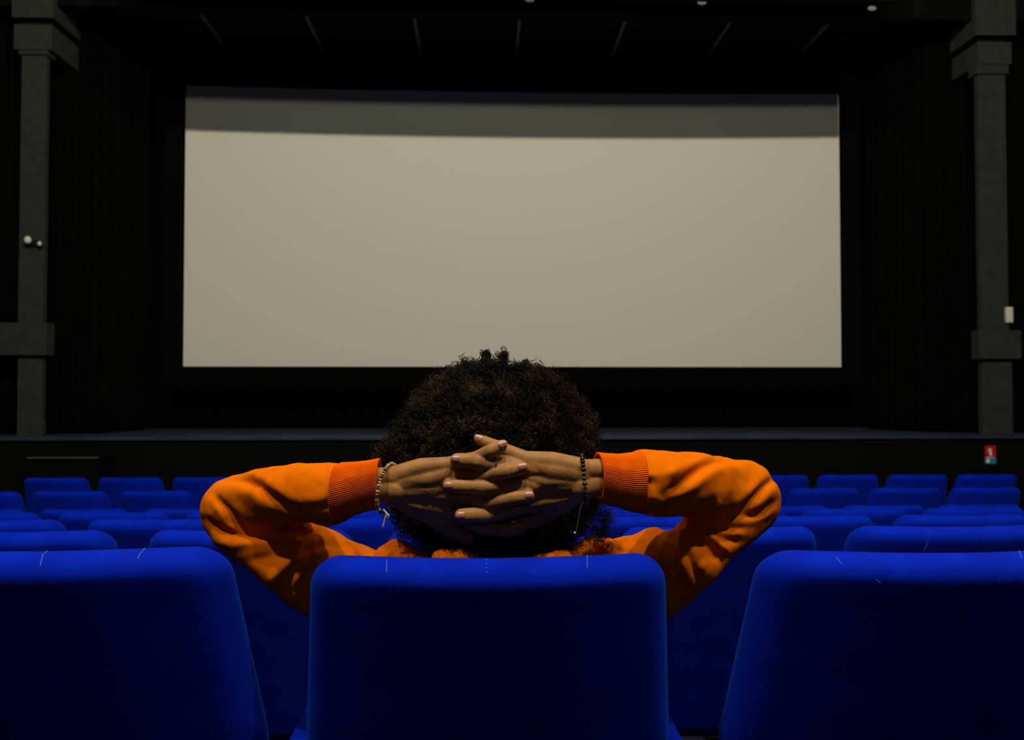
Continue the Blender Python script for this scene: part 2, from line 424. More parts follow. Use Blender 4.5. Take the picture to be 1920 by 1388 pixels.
def rbox_mesh(name, hx, hy, hz, r, n=10):
    bm = bmesh.new(); box(bm, -hx, hx, -hy, hy, -hz, hz)
    bmesh.ops.bevel(bm, geom=bm.edges[:], offset=r, segments=5, affect='EDGES', profile=.5)
    me = bpy.data.meshes.new(name); bm.to_mesh(me); bm.free(); return me
me_back = back_mesh()
me_back_lo = back_mesh(26, 18)
me_seat = rbox_mesh('seat', .20, .22, .055, .045)
me_pan = rbox_mesh('seat_pan', .18, .19, .012, .008)
me_arm = rbox_mesh('armrest', .019, .155, .018, .014)
me_post = rbox_mesh('arm_post', .016, .10, .267, .01)
me_foot = rbox_mesh('foot_plate', .03, .13, .012, .008)
me_brk = rbox_mesh('back_bracket', .015, .04, .13, .006)

def seat(x, y, rowi, label, group, occupied=False, lo=False, left_arm=False, dz=0, rz=0, n=0):
    zf = row_floor[rowi] + dz
    r = empty('cinema_chair', (x, y, zf), label, 'chair', group); r.rotation_euler.z = rz
    ash = .010 if rowi == 0 else 0
    def part(nm, me, m, loc, rot=(0, 0, 0)):
        o = link(nm, me, m, r); o.location = loc; o.rotation_euler = rot; return o
    part('backrest', me_back_lo if lo else me_back, M['velvet'], (0, 0, 0))
    if occupied:
        part('seat', me_seat, M['velvet'], (0, .47, .40), (R(4), 0, 0)); part('seat_pan', me_pan, M['black_metal'], (0, .47, .336), (R(4), 0, 0))
    else:
        part('seat', me_seat, M['velvet'], (0, .375, .50), (R(108), 0, 0)); part('seat_pan', me_pan, M['black_metal'], (0, .435, .515), (R(108), 0, 0))
    for s in ((-1, 1) if left_arm else (1,)):
        part('armrest', me_arm, M['velvet'], (s * PITCH / 2 + ash, .39, .572), (R(2), 0, 0))
        part('arm_post', me_post, M['black_metal'], (s * PITCH / 2 + ash, .39, .267)); part('foot_plate', me_foot, M['black_metal'], (s * PITCH / 2 + ash, .39, .013))
    for s in (-1, 1): part('back_bracket', me_brk, M['black_metal'], (s * .272, .30, .38))
    return r
# row depth (rear face of the top), height of the top below the lens, x shift, seats from..to
rows = [(1.125, 1042, .006, -1, 1), (2.07, 991, .005, -2, 2), (3.02, 970, .005, -3, 3), (3.97, 957, .02, -4, 4),
        (4.93, 951, .03, -5, 5), (5.90, 918, .07, -6, 6), (6.87, 893, .08, -6, 7)]
row_floor = []
for i, (y, py, dx, a, b) in enumerate(rows):
    row_floor.append(P(912, py, y + .03).z - HT)
names = ['nearest row', 'second row from the camera', 'third row from the camera', 'fourth row from the camera',
         'fifth row from the camera', 'second row from the stage', 'front row before the stage']
ordn = ['first', 'second', 'third', 'fourth', 'fifth', 'sixth', 'seventh', 'eighth']
seats = {}
for i, (y, py, dx, a, b) in enumerate(rows):
    for j in range(a, b + 1):
        if i == 0:
            lab = {-1: 'large blue velvet seat back at lower left, nearest row', 0: 'blue velvet seat in the nearest row, with the person in it',
                   1: 'large blue velvet seat back at lower right, nearest row'}[j]
        elif j < 0: lab = f'blue seat in the {names[i]}, {ordn[j - a]} from the left'
        elif j > 0: lab = f'blue seat in the {names[i]}, {ordn[b - j]} from the right'
        else: lab = f'blue seat in the {names[i]}, straight behind the head' if i else ''
        rz = 0
        dz = 0
        if i == 0 and j: dz = .014 if j < 0 else .003; dx = (-.016 if j < 0 else .050)
        if i == 0 and not j: dx = .006
        seats[i, j] = seat(dx + j * PITCH, y, i, lab, 'blue velvet cinema seats in rows', occupied=(i == 0 and j == 0), lo=i > 1, left_arm=(j == a), dz=dz, rz=rz)
# stitches and loose threads lying on the padding of the nearest seats
def thread(seatkey, pts, r=.0005, dashed=False, m='stitch', lift=.0006):
    s = seats[seatkey]; bv = BVHTree.FromPolygons([v.co + s.location for v in me_back.vertices], [p.vertices[:] for p in me_back.polygons])
    hit = []
    n = 14
    for i in range(len(pts) - 1):
        for t in range(n):
            px = pts[i][0] + (pts[i + 1][0] - pts[i][0]) * t / n; py = pts[i][1] + (pts[i + 1][1] - pts[i][1]) * t / n
            d = (P(px, py, 2) - CAM).normalized(); h = bv.ray_cast(CAM, d)
            if h[0] is not None: hit.append(h[0] + h[1] * lift - s.location)
    if len(hit) < 3: return
    bm = bmesh.new()
    if dashed:
        for k in range(0, len(hit) - 2, 3): tube(bm, hit[k:k + 2 + 0], r, 5)
    else: tube(bm, hit, r, 5)
    o = from_bm('thread', bm, M[m], s)
thread((0, 0), [(725, 1052), (725, 1076)]); thread((0, 0), [(912, 1049), (912, 1084)], dashed=True); thread((0, 0), [(1101, 1040), (1101, 1068)])
thread((0, -1), [(95, 1029), (80, 1042), (75, 1064)]); thread((0, -1), [(272, 1029), (262, 1040), (258, 1050)])
thread((0, 1), [(1568, 1046), (1579, 1060)]); thread((0, 1), [(1911, 1034), (1916, 1050)])
thread((0, 1), [(1643, 1087), (1651, 1094)])
a = P(1733, 1033, 1.16) - seats[0, 1].location; b = P(1741, 1016, 1.155) - seats[0, 1].location
bm = bmesh.new(); tube(bm, [a, a.lerp(b, .5), b], .0005, 5); from_bm('loose_thread', bm, M['stitch'], seats[0, 1])

# ------------------------------------------------------------------ person
zf0 = row_floor[0]
per = empty('person', (0.013, 1.62, zf0), 'person in orange sweatshirt seen from behind, hands clasped behind curly head', 'person')
def pc(o): return child(o, per)
YH = 1.150           # plane through the hands (mid thickness of the knuckles)
def H(px, py, c, r): # c = mm towards the camera
    Y = YH - (c - max(0, py - 885) * .165) * .001; return (P(px, py, Y), pr(r + (1.2 if r < 18 else .4), Y))
bm = bmesh.new()
fingers = {
 'L_pinky': [(838, 873, 0, 15), (893, 860, 9, 12.5), (920, 846, 19, 12), (939, 837, 19, 11)],
 'L_ring': [(845, 897, 1, 17), (912, 891, 12, 13.5), (952, 884, 22, 12.8), (976, 878, 21, 12)],
 'L_middle': [(848, 928, 1, 17), (918, 943, 15, 14), (966, 934, 26, 13.2), (989, 931, 25, 12.4)],
 'L_index': [(846, 958, -2, 17), (905, 990, -4, 13.5), (950, 995, -6, 12), (975, 990, -8, 11)],
 'R_pinky': [(985, 862, 0, 15), (940, 842, -4, 12), (914, 831, -8, 10.5), (899, 825, -11, 9)],
 'R_ring': [(985, 878, 1, 17), (912, 869, 13, 14.5), (875, 864, 22, 13), (857, 863, 21, 12)],
 'R_middle': [(988, 910, 5, 16), (945, 913, 13, 14), (903, 913, 19, 13.5), (864, 912, 23, 12.8), (843, 912, 22, 12)],
 'R_index': [(985, 945, 0, 17), (914, 966, 16, 14), (886, 966, 29, 13.6), (866, 967, 30, 12.8)],
 'L_thumb': [(765, 938, -4, 24), (812, 968, -6, 17), (850, 996, -6, 14), (877, 1010, -8, 11)],
 'R_thumb': [(1070, 928, -6, 24), (1032, 955, -14, 17), (1000, 975, -22, 14), (968, 984, -26, 12)],
}
for k, f in fingers.items(): chain(bm, [H(*q) for q in f])
# metacarpals: wrist -> each knuckle
for k in ('pinky', 'ring', 'middle', 'index'):
    n = {'pinky': 0, 'ring': 1, 'middle': 2, 'index': 3}[k]
    m0 = fingers['L_' + k][0]; chain(bm, [H(740, 893 + n * 13, 0, 19), H(790, (893 + n * 13 + m0[1]) / 2 - (4 if n == 0 else 0), 3, 19.5), H(*m0)])
    m0 = fingers['R_' + k][0]; chain(bm, [H(1090, 878 + n * 15, 0, 19), H(1035, (878 + n * 15 + m0[1]) / 2 - (3 if n == 0 else 0), 3, 19.5), H(*m0)])
# palms and webs
chain(bm, [H(748, 906, -2, 25), H(800, 898, 1, 26), H(838, 886, 0, 19)]); chain(bm, [H(750, 916, -2, 25), H(800, 914, 1, 26), H(838, 913, 0, 19)]); chain(bm, [H(752, 922, -2, 23), H(800, 934, -1, 21), H(838, 944, -1, 17)]); chain(bm, [H(1085, 890, -2, 25), H(1035, 883, 1, 26), H(996, 870, 0, 18)]); chain(bm, [H(1085, 905, -2, 25), H(1035, 902, 1, 26), H(996, 894, 0, 19)]); chain(bm, [H(1083, 913, -2, 24), H(1035, 920, -1, 22), H(996, 928, -1, 18)])
# heel of thumb and the web down to the index knuckle
chain(bm, [H(756, 928, -1, 22), H(800, 942, 0, 21), H(836, 952, -1, 18)]); chain(bm, [H(1080, 918, -1, 22), H(1035, 934, 0, 21), H(998, 944, -1, 18)])
chain(bm, [H(752, 922, -5, 26), H(790, 948, -6, 22), H(812, 962, -6, 17)]); chain(bm, [H(1080, 915, -5, 28), H(1050, 940, -8, 24), H(1030, 958, -10, 17)])
# wrists / forearms running into the sleeves
for pts in ([(742, 896, YH, 19), (700, 897, 1.167, 20), (620, 908, 1.215, 28), (530, 925, 1.31, 30)], [(742, 920, YH, 24), (700, 916, 1.170, 22), (620, 922, 1.215, 28)],
            [(1088, 882, YH, 20), (1130, 881, 1.167, 21), (1220, 895, 1.215, 28), (1300, 915, 1.30, 30)], [(1088, 913, YH, 25), (1130, 905, 1.170, 23), (1220, 903, 1.215, 28)]):
    pchain(bm, pts)
hands = remesh(bm, .0014, 6, .5)
sculpt(hands, [
 ([(745, 906), (790, 913), (835, 917)], -.8, 5), ([(762, 921), (800, 926), (835, 924)], -.9, 4.5), ([(760, 890), (800, 884), (835, 880)], -.9, 5),
 ([(1005, 922), (1035, 914), (1075, 912)], -1.1, 4.5), ([(1000, 893), (1040, 893), (1080, 897)], -.6, 5), ([(1010, 935), (1050, 930)], -.8, 4.5),
 ([(912, 862), (910, 877)], -.9, 1.6), ([(906, 862), (904, 877)], -.7, 1.4), ([(919, 891), (921, 908)], -.8, 1.6), ([(925, 890), (927, 906)], -.6, 1.4),
 ([(900, 902), (899, 920)], -.8, 1.6), ([(906, 902), (906, 920)], -.7, 1.4), ([(893, 852), (897, 865)], -.8, 1.5), ([(888, 855), (892, 867)], -.6, 1.4),
 ([(868, 855), (868, 872)], -.5, 1.5), ([(858, 903), (858, 920)], -.5, 1.5), ([(955, 880), (958, 895)], -.5, 1.5), ([(968, 925), (968, 942)], -.5, 1.5),
 ([(836, 890), (852, 893)], .8, 8), ([(985, 905), (1000, 905)], .9, 8), ([(985, 875), (1000, 872)], .8, 8)])
# the rest of the body, coarser, overlapping inside the sleeves
bm = bmesh.new()
hc = Vector((.013, 1.335, 1.590))
sphere(bm, hc, .092, 4, (.86, 1.06, 1.1))
sphere(bm, hc + Vector((0, .045, -.062)), .062, 3, (.92, 1.0, 1.05))            # jaw
frustum(bm, hc + Vector((0, .092, -.01)), .008, hc + Vector((0, .112, -.042)), .014, 12); sphere(bm, hc + Vector((0, .110, -.042)), .0145, 2)
for s in (-1, 1):
    sphere(bm, hc + Vector((s * .013, .100, -.045)), .009, 2)
    sphere(bm, hc + Vector((s * .082, 0, -.022)), .028, 3, (.32, .7, 1.1))      # ears
    sphere(bm, hc + Vector((s * .032, .082, .014)), .016, 2, (1.3, .6, .5))     # brow
    sphere(bm, hc + Vector((s * .035, .078, -.035)), .02, 2)                    # cheeks
sphere(bm, hc + Vector((0, .100, -.070)), .014, 2, (1.6, .6, .55)); sphere(bm, hc + Vector((0, .092, -.098)), .018, 2)
chain(bm, [(hc + Vector((0, .0, -.06)), .062), (Vector((.012, 1.36, 1.44)), .058), (Vector((.01, 1.375, 1.38)), .07)])
zs = zf0 + .47
chain(bm, [(Vector((-.17, 1.365, 1.355)), .045), (Vector((.19, 1.365, 1.355)), .045)])
for xx in (-.06, .08): chain(bm, [(Vector((xx, 1.385, 1.33)), .066), (Vector((xx, 1.43, 1.22)), .072), (Vector((xx, 1.51, zs + .11)), .08), (Vector((xx, 1.55, zs + .085)), .085)])
pchain(bm, [(560, 925, 1.28, 34), (452, 955, 1.385, 30), (545, 1055, 1.32, 28), (660, 1092, 1.36, 34)])
pchain(bm, [(1280, 915, 1.28, 34), (1388, 936, 1.385, 30), (1295, 1048, 1.32, 28), (1160, 1088, 1.36, 34)])
knee = {}
for s in (-1, 1):
    kx = .012 + s * .13
    chain(bm, [(Vector((.012 + s * .09, 1.56, zs + .07)), .075), (Vector((kx, 1.97, zs + .06)), .056), (Vector((kx, 1.98, zs - .12)), .052), (Vector((kx, 1.94, zf0 + .10)), .034), (Vector((kx, 1.95, zf0 + .045)), .036), (Vector((kx, 2.05, zf0 + .035)), .03)])
bodyc = remesh(bm, .006, 4)
bm = bmesh.new(); bm.from_mesh(hands); bm.from_mesh(bodyc)
bvh_hand = BVHTree.FromPolygons([v.co.copy() for v in hands.vertices], [p.vertices[:] for p in hands.polygons])
body = pc(from_bm('body', bm, M['skin'], None, True))
# face details (seen only from the stage side)
for s in (-1, 1):
    bm = bmesh.new(); sphere(bm, hc + Vector((s * .032, .0845, .0)), .0105, 3, (1.3, .8, .62)); pc(from_bm('eye', bm, M['eye'], None, True))
    bm = bmesh.new(); sphere(bm, hc + Vector((s * .032, .0918, .0)), .0052, 2, (1, .35, 1)); pc(from_bm('iris', bm, M['haircore'], None, True))
bm = bmesh.new(); sphere(bm, hc + Vector((0, .104, -.068)), .012, 3, (1.8, .6, .35)); sphere(bm, hc + Vector((0, .103, -.077)), .012, 3, (1.6, .6, .4)); pc(from_bm('lips', bm, M['lip'], None, True))

# finger nails on the visible finger tips
def nail(fk, dx, dy, lx=10.5, ly=7.6):
    f = fingers[fk]; a = H(*f[-2])[0]; b, r = H(*f[-1]); d = (b - a).normalized()
    c0 = b + d * (dx * .001)
    o_ = CAM; tgt = c0 + Vector((0, 0, dy * .001)); dr = (tgt - o_).normalized(); hit = bvh_hand.ray_cast(o_, dr)
    if hit[0] is None: return
    nrm = (hit[1] + Vector((0, -.35, 0))).normalized(); t = (d - nrm * d.dot(nrm)).normalized(); u = nrm.cross(t)
    V = []; Fc = []; n = 14; m = 10
    for i in range(m + 1):
        for k in range(n + 1):
            v = -1 + 2 * i / m; q = -1 + 2 * k / n
            ww = math.sqrt(max(0, 1 - abs(v) ** 3.2)) if v > -1 else 0
            ww = max(ww, .25)
            p_ = hit[0] + t * (v * lx * .62e-3) + u * (q * ww * ly * .68e-3) + nrm * (.0009 - .0022 * (q * ww) ** 2 - .0007 * v * v)
            V.append(p_)
    for i in range(m):
        for k in range(n):
            a_ = i * (n + 1) + k; Fc.append((a_, a_ + 1, a_ + n + 2, a_ + n + 1))
    o = pydata('fingernail', V, Fc, M['nail']); md = o.modifiers.new('s', 'SOLIDIFY'); md.thickness = .0006; md.offset = 0
    child(o, per)
for fk, dx, dy in (('L_pinky', 3, 2.5), ('L_ring', 3, 2), ('L_middle', 3, 1.5), ('R_pinky', 2, 2), ('R_ring', 2.5, 1.5), ('R_middle', 2.5, 1), ('R_index', 2.5, .5)): nail(fk, dx, dy)

# ---- sweatshirt
bm = bmesh.new()
SL = [(650, 924, 1.183, 38), (618, 927, 1.205, 60), (560, 926, 1.27, 59), (500, 942, 1.34, 63), (460, 950, 1.38, 65), (446, 956, 1.39, 66),
      (455, 975, 1.38, 62), (500, 1020, 1.335, 54), (545, 1058, 1.312, 57), (610, 1062, 1.325, 60), (655, 1076, 1.345, 56), (700, 1092, 1.35, 58), (800, 1110, 1.36, 64)]
SR = [(1174, 903, 1.183, 38), (1212, 903, 1.205, 61), (1285, 911, 1.27, 63), (1345, 918, 1.34, 64), (1390, 928, 1.38, 66), (1397, 938, 1.39, 65),
      (1382, 956, 1.38, 62), (1338, 998, 1.335, 58), (1290, 1048, 1.312, 60), (1235, 1055, 1.325, 60), (1185, 1068, 1.345, 58), (1130, 1080, 1.35, 62), (1030, 1110, 1.36, 64)]
pchain(bm, SL); pchain(bm, SR)
# shoulder bulk behind the seat back, bunched cloth round the neck
pchain(bm, [(568, 1088, 1.318, 50), (640, 1120, 1.35, 62), (720, 1160, 1.40, 64)]); pchain(bm, [(1268, 1086, 1.318, 50), (1200, 1120, 1.35, 62), (1120, 1160, 1.40, 64)])
pchain(bm, [(728, 1052, 1.33, 30), (745, 1037, 1.32, 27), (770, 1050, 1.30, 24), (800, 1062, 1.28, 20)])
pchain(bm, [(690, 1060, 1.34, 26), (640, 1040, 1.34, 28), (604, 1014, 1.33, 27), (578, 1003, 1.33, 24)])
pchain(bm, [(1230, 1012, 1.33, 26), (1200, 1030, 1.34, 26), (1150, 1040, 1.34, 28)]); pchain(bm, [(1150, 1030, 1.32, 18), (1115, 1018, 1.32, 18), (1095, 1030, 1.30, 18), (1070, 1050, 1.28, 20)])
pchain(bm, [(822, 1046, 1.232, 15), (862, 1047, 1.230, 19), (895, 1052, 1.232, 12)]); pchain(bm, [(950, 1055, 1.232, 13), (1000, 1056, 1.232, 16), (1060, 1047, 1.236, 15)])
for xx, rr in ((-.10, .10), (.0, .11), (.12, .10)):
    chain(bm, [(Vector((xx, 1.385, 1.33)), rr * .88), (Vector((xx, 1.43, 1.22)), rr * 1.02), (Vector((xx, 1.52, zs + .13)), rr)])
sw = remesh(bm, .0032, 6, .5)
folds = [
 # left sleeve, forearm
 ([(420, 899), (455, 899), (485, 911), (510, 932), (535, 950), (556, 957)], -11, 6.5), ([(470, 893), (500, 902), (530, 925), (560, 943)], 4, 9),
 ([(556, 958), (600, 952), (632, 945)], -4, 7), ([(430, 915), (470, 925), (500, 950)], 4, 12),
 ([(402, 930), (425, 955), (445, 980), (466, 1000)], -9, 5.5), ([(400, 945), (420, 975), (440, 995)], 4, 7),
 ([(384, 975), (410, 994), (440, 1003), (480, 1008), (540, 1003)], -10, 6), ([(400, 1012), (440, 1020), (485, 1014), (520, 1010)], 6, 7),
 ([(475, 962), (505, 976), (535, 988)], -5, 7), ([(495, 968), (515, 980), (530, 992)], 5, 5),
 ([(520, 1004), (560, 1000), (600, 996)], -12, 9), ([(540, 958), (570, 975), (600, 980)], -5, 12),
 ([(628, 868), (625, 905), (632, 945), (645, 978)], -3, 4), ([(600, 900), (575, 930)], -2.5, 12),
 # left sleeve, upper arm
 ([(505, 1092), (520, 1078), (545, 1055), (562, 1042)], 8, 8), ([(520, 1105), (542, 1085), (565, 1050)], -9, 7), ([(548, 1095), (562, 1070), (580, 1050)], 7, 7),
 ([(470, 1050), (500, 1045), (530, 1032)], -7, 8), ([(575, 1090), (590, 1060), (600, 1040)], -6, 6), ([(560, 1020), (600, 1005), (640, 1010)], 5, 7),
 ([(570, 1035), (600, 1022), (650, 1028)], -6, 5), ([(545, 1130), (555, 1105)], 5, 7),
 # right sleeve, forearm
 ([(1386, 861), (1345, 864), (1312, 880), (1280, 908), (1250, 930)], -10, 6.5), ([(1390, 878), (1345, 882), (1310, 900), (1285, 928)], 5, 9),
 ([(1330, 858), (1290, 872), (1250, 890)], 4, 9), ([(1205, 893), (1240, 890), (1270, 885)], 3, 8),
 ([(1453, 895), (1430, 917), (1403, 944), (1365, 968)], -9, 5.5), ([(1455, 915), (1430, 938), (1400, 960)], 4, 7), ([(1430, 900), (1400, 925), (1370, 950)], 4, 7),
 ([(1458, 940), (1430, 960), (1395, 972)], -5, 5),
 ([(1341, 934), (1333, 952), (1324, 968)], -7, 5), ([(1349, 934), (1341, 955), (1330, 970)], 5, 5), ([(1300, 940), (1270, 952), (1250, 955)], -6, 9),
 ([(1205, 903), (1225, 908)], -5, 7), ([(1200, 938), (1225, 934), (1245, 940)], 3, 5), ([(1195, 860), (1199, 900), (1190, 940)], -3, 4),
 ([(1255, 982), (1300, 976), (1345, 985), (1385, 992)], -13, 8), ([(1370, 980), (1410, 975), (1445, 962)], 6, 6),
 # right sleeve, upper arm
 ([(1318, 996), (1340, 1012), (1365, 1035)], 8, 5.5), ([(1322, 1012), (1338, 1035), (1350, 1050)], -9, 7), ([(1335, 993), (1365, 1000), (1392, 1000)], 5, 4.5),
 ([(1342, 1003), (1368, 1012), (1390, 1015)], -7, 5), ([(1258, 1005), (1275, 1040), (1290, 1070), (1300, 1098)], 7, 6), ([(1250, 1010), (1262, 1045), (1272, 1080)], -8, 5.5),
 ([(1288, 1015), (1305, 1045), (1320, 1070)], 5, 7), ([(1280, 1020), (1296, 1060), (1310, 1090)], -5, 5),
 ([(1225, 985), (1245, 1000), (1260, 1010)], -6, 5), ([(1270, 1100), (1275, 1130)], -5, 6),
 ([(1130, 1020), (1160, 1032), (1190, 1045)], -5, 5), ([(1180, 1010), (1200, 1022)], -4, 6),
 # cloth round the neck
 ([(735, 1020), (720, 1035)], -4, 4), ([(752, 1015), (740, 1038)], -5, 4), ([(765, 1022), (755, 1038)], 3, 3), ([(1090, 1012), (1120, 1030), (1145, 1040)], -4, 4)]
sculpt(sw, folds, 0, .85)
# relax the creases slightly and add a loose-cloth ripple
o = bpy.data.objects.new('t', sw); C.objects.link(o); md = o.modifiers.new('s', 'SMOOTH'); md.iterations = 3; md.factor = .5
sw2 = bpy.data.meshes.new_from_object(o.evaluated_get(bpy.context.evaluated_depsgraph_get())); bpy.data.objects.remove(o)
wobble(sw2, .004, 16); wobble(sw2, .0012, 55)
shirt = pc(link('sweatshirt', sw2, M['orange']))

def cuff(rings, nr, name):
    """rings: (px, py top, py bottom, Y, tilt px) from sleeve to opening; outer and inner skin with real ribs"""
    N = nr * 4; ctr = []
    for a, b in zip(rings, rings[1:]):
        for t in range(6): ctr.append([a[k] + (b[k] - a[k]) * t / 6 for k in range(5)])
    ctr.append(list(rings[-1])); V = []; Fc = []; loops = []
    seq = [(c, 0) for c in ctr] + [(ctr[-1], .0015)] + [(c, .0035) for c in ctr[::-1]]
    for li, (c, ins) in enumerate(seq):
        px, pt, pb, Y, tilt = c; loop = []
        for k in range(N):
            th = 2 * PI * k / N
            hz = (pb - pt) / 2; rz = pr(hz, Y)
            rib = .0007 * math.cos(nr * th) if ins == 0 else 0
            ry = rz * .80
            cz = (pt + pb) / 2
            p_ = P(px + tilt * math.sin(th) + 0, cz - hz * math.cos(th), Y)     # th 0 top, 90 camera side
            # cross-section ellipse
            rr = Vector((0, -math.sin(th) * (ry + rib - ins), math.cos(th) * (rib - ins)))
            V.append(Vector((p_.x, Y, p_.z)) + rr); loop.append(len(V) - 1)
        loops.append(loop)
    for a, b in zip(loops, loops[1:]):
        for k in range(N): Fc.append((a[k], a[(k + 1) % N], b[(k + 1) % N], b[k]))
    o = pydata('cuff', V, Fc, M['orange_rib'])
    o2 = child(o, per); return o2
cl = cuff([(626, 874, 982, 1.186, -2), (640, 868, 980, 1.183, 0), (665, 867, 966, 1.178, 3), (692, 864, 957, 1.172, 4), (711, 860, 955, 1.168, 0)], 92, 'cuff')
cr = cuff([(1204, 845, 962, 1.186, 2), (1186, 849, 960, 1.183, 0), (1160, 852, 952, 1.178, 1), (1138, 851, 946, 1.172, 4), (1121, 849, 942, 1.168, 6)], 92, 'cuff')
bvh_sw = BVHTree.FromPolygons([v.co.copy() for v in sw2.vertices], [p.vertices[:] for p in sw2.polygons])
# seam stitching beside the cuffs
for pts in ([(627, 872), (623, 890), (622, 910), (626, 935), (633, 960), (642, 982)], [(1190, 845), (1199, 860), (1202, 885), (1200, 915), (1192, 940), (1181, 958)]):
    for off in ((-9, -13) if pts[0][0] < 900 else (9, 13)):
        hit = []
        for i in range(len(pts) - 1):
            for t in range(12):
                px = pts[i][0] + (pts[i + 1][0] - pts[i][0]) * t / 12 + off; py = pts[i][1] + (pts[i + 1][1] - pts[i][1]) * t / 12
                h = bvh_sw.ray_cast(CAM, (P(px, py, 2) - CAM).normalized())
                if h[0] is not None: hit.append(h[0] + h[1] * .0004)
        bm = bmesh.new()
        for k in range(0, len(hit) - 1, 2):
            if (hit[k] - hit[k + 1]).length < .01: tube(bm, hit[k:k + 2], .0005, 5)
        o = child(from_bm('seam_stitching', bm, M['thread']), per); o['kind'] = 'stuff'
# collar
V = []; Fc = []; N = 160; prof_c = [(0, 0), (.004, .012), (.006, .024), (.003, .034), (-.002, .034), (-.004, .022), (-.005, .0)]
for k in range(N):
    th = 2 * PI * k / N
    for dr, dzz in prof_c:
        rib = .0008 * math.cos(40 * th)
        V.append((.012 + (.072 + dr + rib) * math.sin(th), 1.365 + (.075 + dr + rib) * math.cos(th), 1.405 + dzz + .012 * -math.cos(th)))
m_ = len(prof_c)
for k in range(N):
    for j in range(m_ - 1):
        a = k * m_ + j; b = ((k + 1) % N) * m_ + j; Fc.append((a, b, b + 1, a + 1))
child(pydata('collar', V, Fc, M['orange_rib']), per)

# trousers and shoes
bm = bmesh.new()
chain(bm, [(Vector((-.07, 1.55, zs + .08)), .10), (Vector((.09, 1.55, zs + .08)), .10)])
for s in (-1, 1):
    kx = .012 + s * .13
    chain(bm, [(Vector((.012 + s * .09, 1.56, zs + .07)), .088), (Vector((kx, 1.96, zs + .06)), .068), (Vector((kx, 1.97, zs - .12)), .064), (Vector((kx, 1.94, zf0 + .11)), .052)])
child(link('trousers', remesh(bm, .006, 5), M['denim']), per)
for s in (-1, 1):
    kx = .012 + s * .13
    bm = bmesh.new(); chain(bm, [(Vector((kx, 1.915, zf0 + .045)), .040), (Vector((kx, 1.98, zf0 + .055)), .044), (Vector((kx, 2.06, zf0 + .038)), .040), (Vector((kx, 2.10, zf0 + .03)), .032)])
    me = remesh(bm, .005, 4); co, no = arrays(me); co[:, 2] = np.maximum(co[:, 2], zf0 - .05 * (co[:, 1] - 1.98) - .02); setco(me, co)
    sh = child(link('shoe', me, M['shoe']), per)

# ---- hair: dark core and thousands of small coils
hcen = P(927, 866, 1.345); hrx, hry, hrz = .182, .160, .176
def hair_r(d):
    """radius of the hair mass along unit direction d"""
    sx, sy, sz_ = d
    rz = hrz if sz_ > 0 else .166; e = 2.1 if sz_ > 0 else 2.5
    k = (abs(sx / hrx) ** e + abs(sy / hry) ** e + abs(sz_ / rz) ** e) ** (-1 / e)
    k *= 1 + .05 * noise.noise(Vector(d) * 2.6 + Vector((3.1, 1, 4))) + .07 * noise.noise(Vector(d) * 6.5 + Vector((9, 1, 2))) + .03 * noise.noise(Vector(d) * 15)
    return k
bm = bmesh.new(); bmesh.ops.create_icosphere(bm, subdivisions=5, radius=1)
facez = lambda d: d.y > .45 and d.z < .45 and abs(d.x) < .62
for v in bm.verts:
    d = v.co.normalized(); k = hair_r(d) * .90
    if facez(d): k = .06
    v.co = hcen + d * k
    # flatten where the hands press
    if v.co.y < 1.172: v.co.y = 1.172 + (v.co.y - 1.172) * .2
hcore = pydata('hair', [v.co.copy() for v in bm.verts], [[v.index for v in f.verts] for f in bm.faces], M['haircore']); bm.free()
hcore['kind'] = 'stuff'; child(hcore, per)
bvh_core = None
rng = random.Random(11)
SV = []; SF = []
def coil(p0, ax, length, rad, turns, thick, npt):
    ax = ax.normalized(); u = ax.orthogonal().normalized(); v = ax.cross(u); ph = rng.random() * 2 * PI
    pts = []
    bend = Vector((rng.uniform(-1, 1), rng.uniform(-1, 1), rng.uniform(-1, .6))) * .35
    for i in range(npt):
        t = i / (npt - 1); a = ph + turns * 2 * PI * t; rr = rad * (.7 + .5 * t)
        pts.append(p0 + ax * (length * t) + bend * (length * t * t) + (u * math.cos(a) + v * math.sin(a)) * rr)
    return pts
def add_strand(pts, th):
    n0 = len(SV)
    for i, p in enumerate(pts):
        t = (pts[min(i + 1, len(pts) - 1)] - pts[max(i - 1, 0)]); 
        if t.length < 1e-9: t = Vector((0, 0, 1))
        t.normalize(); a = t.orthogonal().normalized(); b = t.cross(a); r = th * (1 if i < len(pts) - 2 else .5)
        SV.append(p + a * r); SV.append(p - a * r * .5 + b * r * .87); SV.append(p - a * r * .5 - b * r * .87)
    for i in range(len(pts) - 1):
        q = n0 + i * 3
        for k in range(3): SF.append((q + k, q + (k + 1) % 3, q + 3 + (k + 1) % 3, q + 3 + k))
def blocked(p):
    """true when a point of hair would lie on or in front of the hands"""
    d = p - CAM; L = d.length; d = d / L
    h = bvh_hand.ray_cast(CAM, d)
    if h[0] is not None and h[3] > L - .004: return True
    nn = bvh_hand.find_nearest(p, .006)
    return nn[0] is not None
count = 0; tries = 0
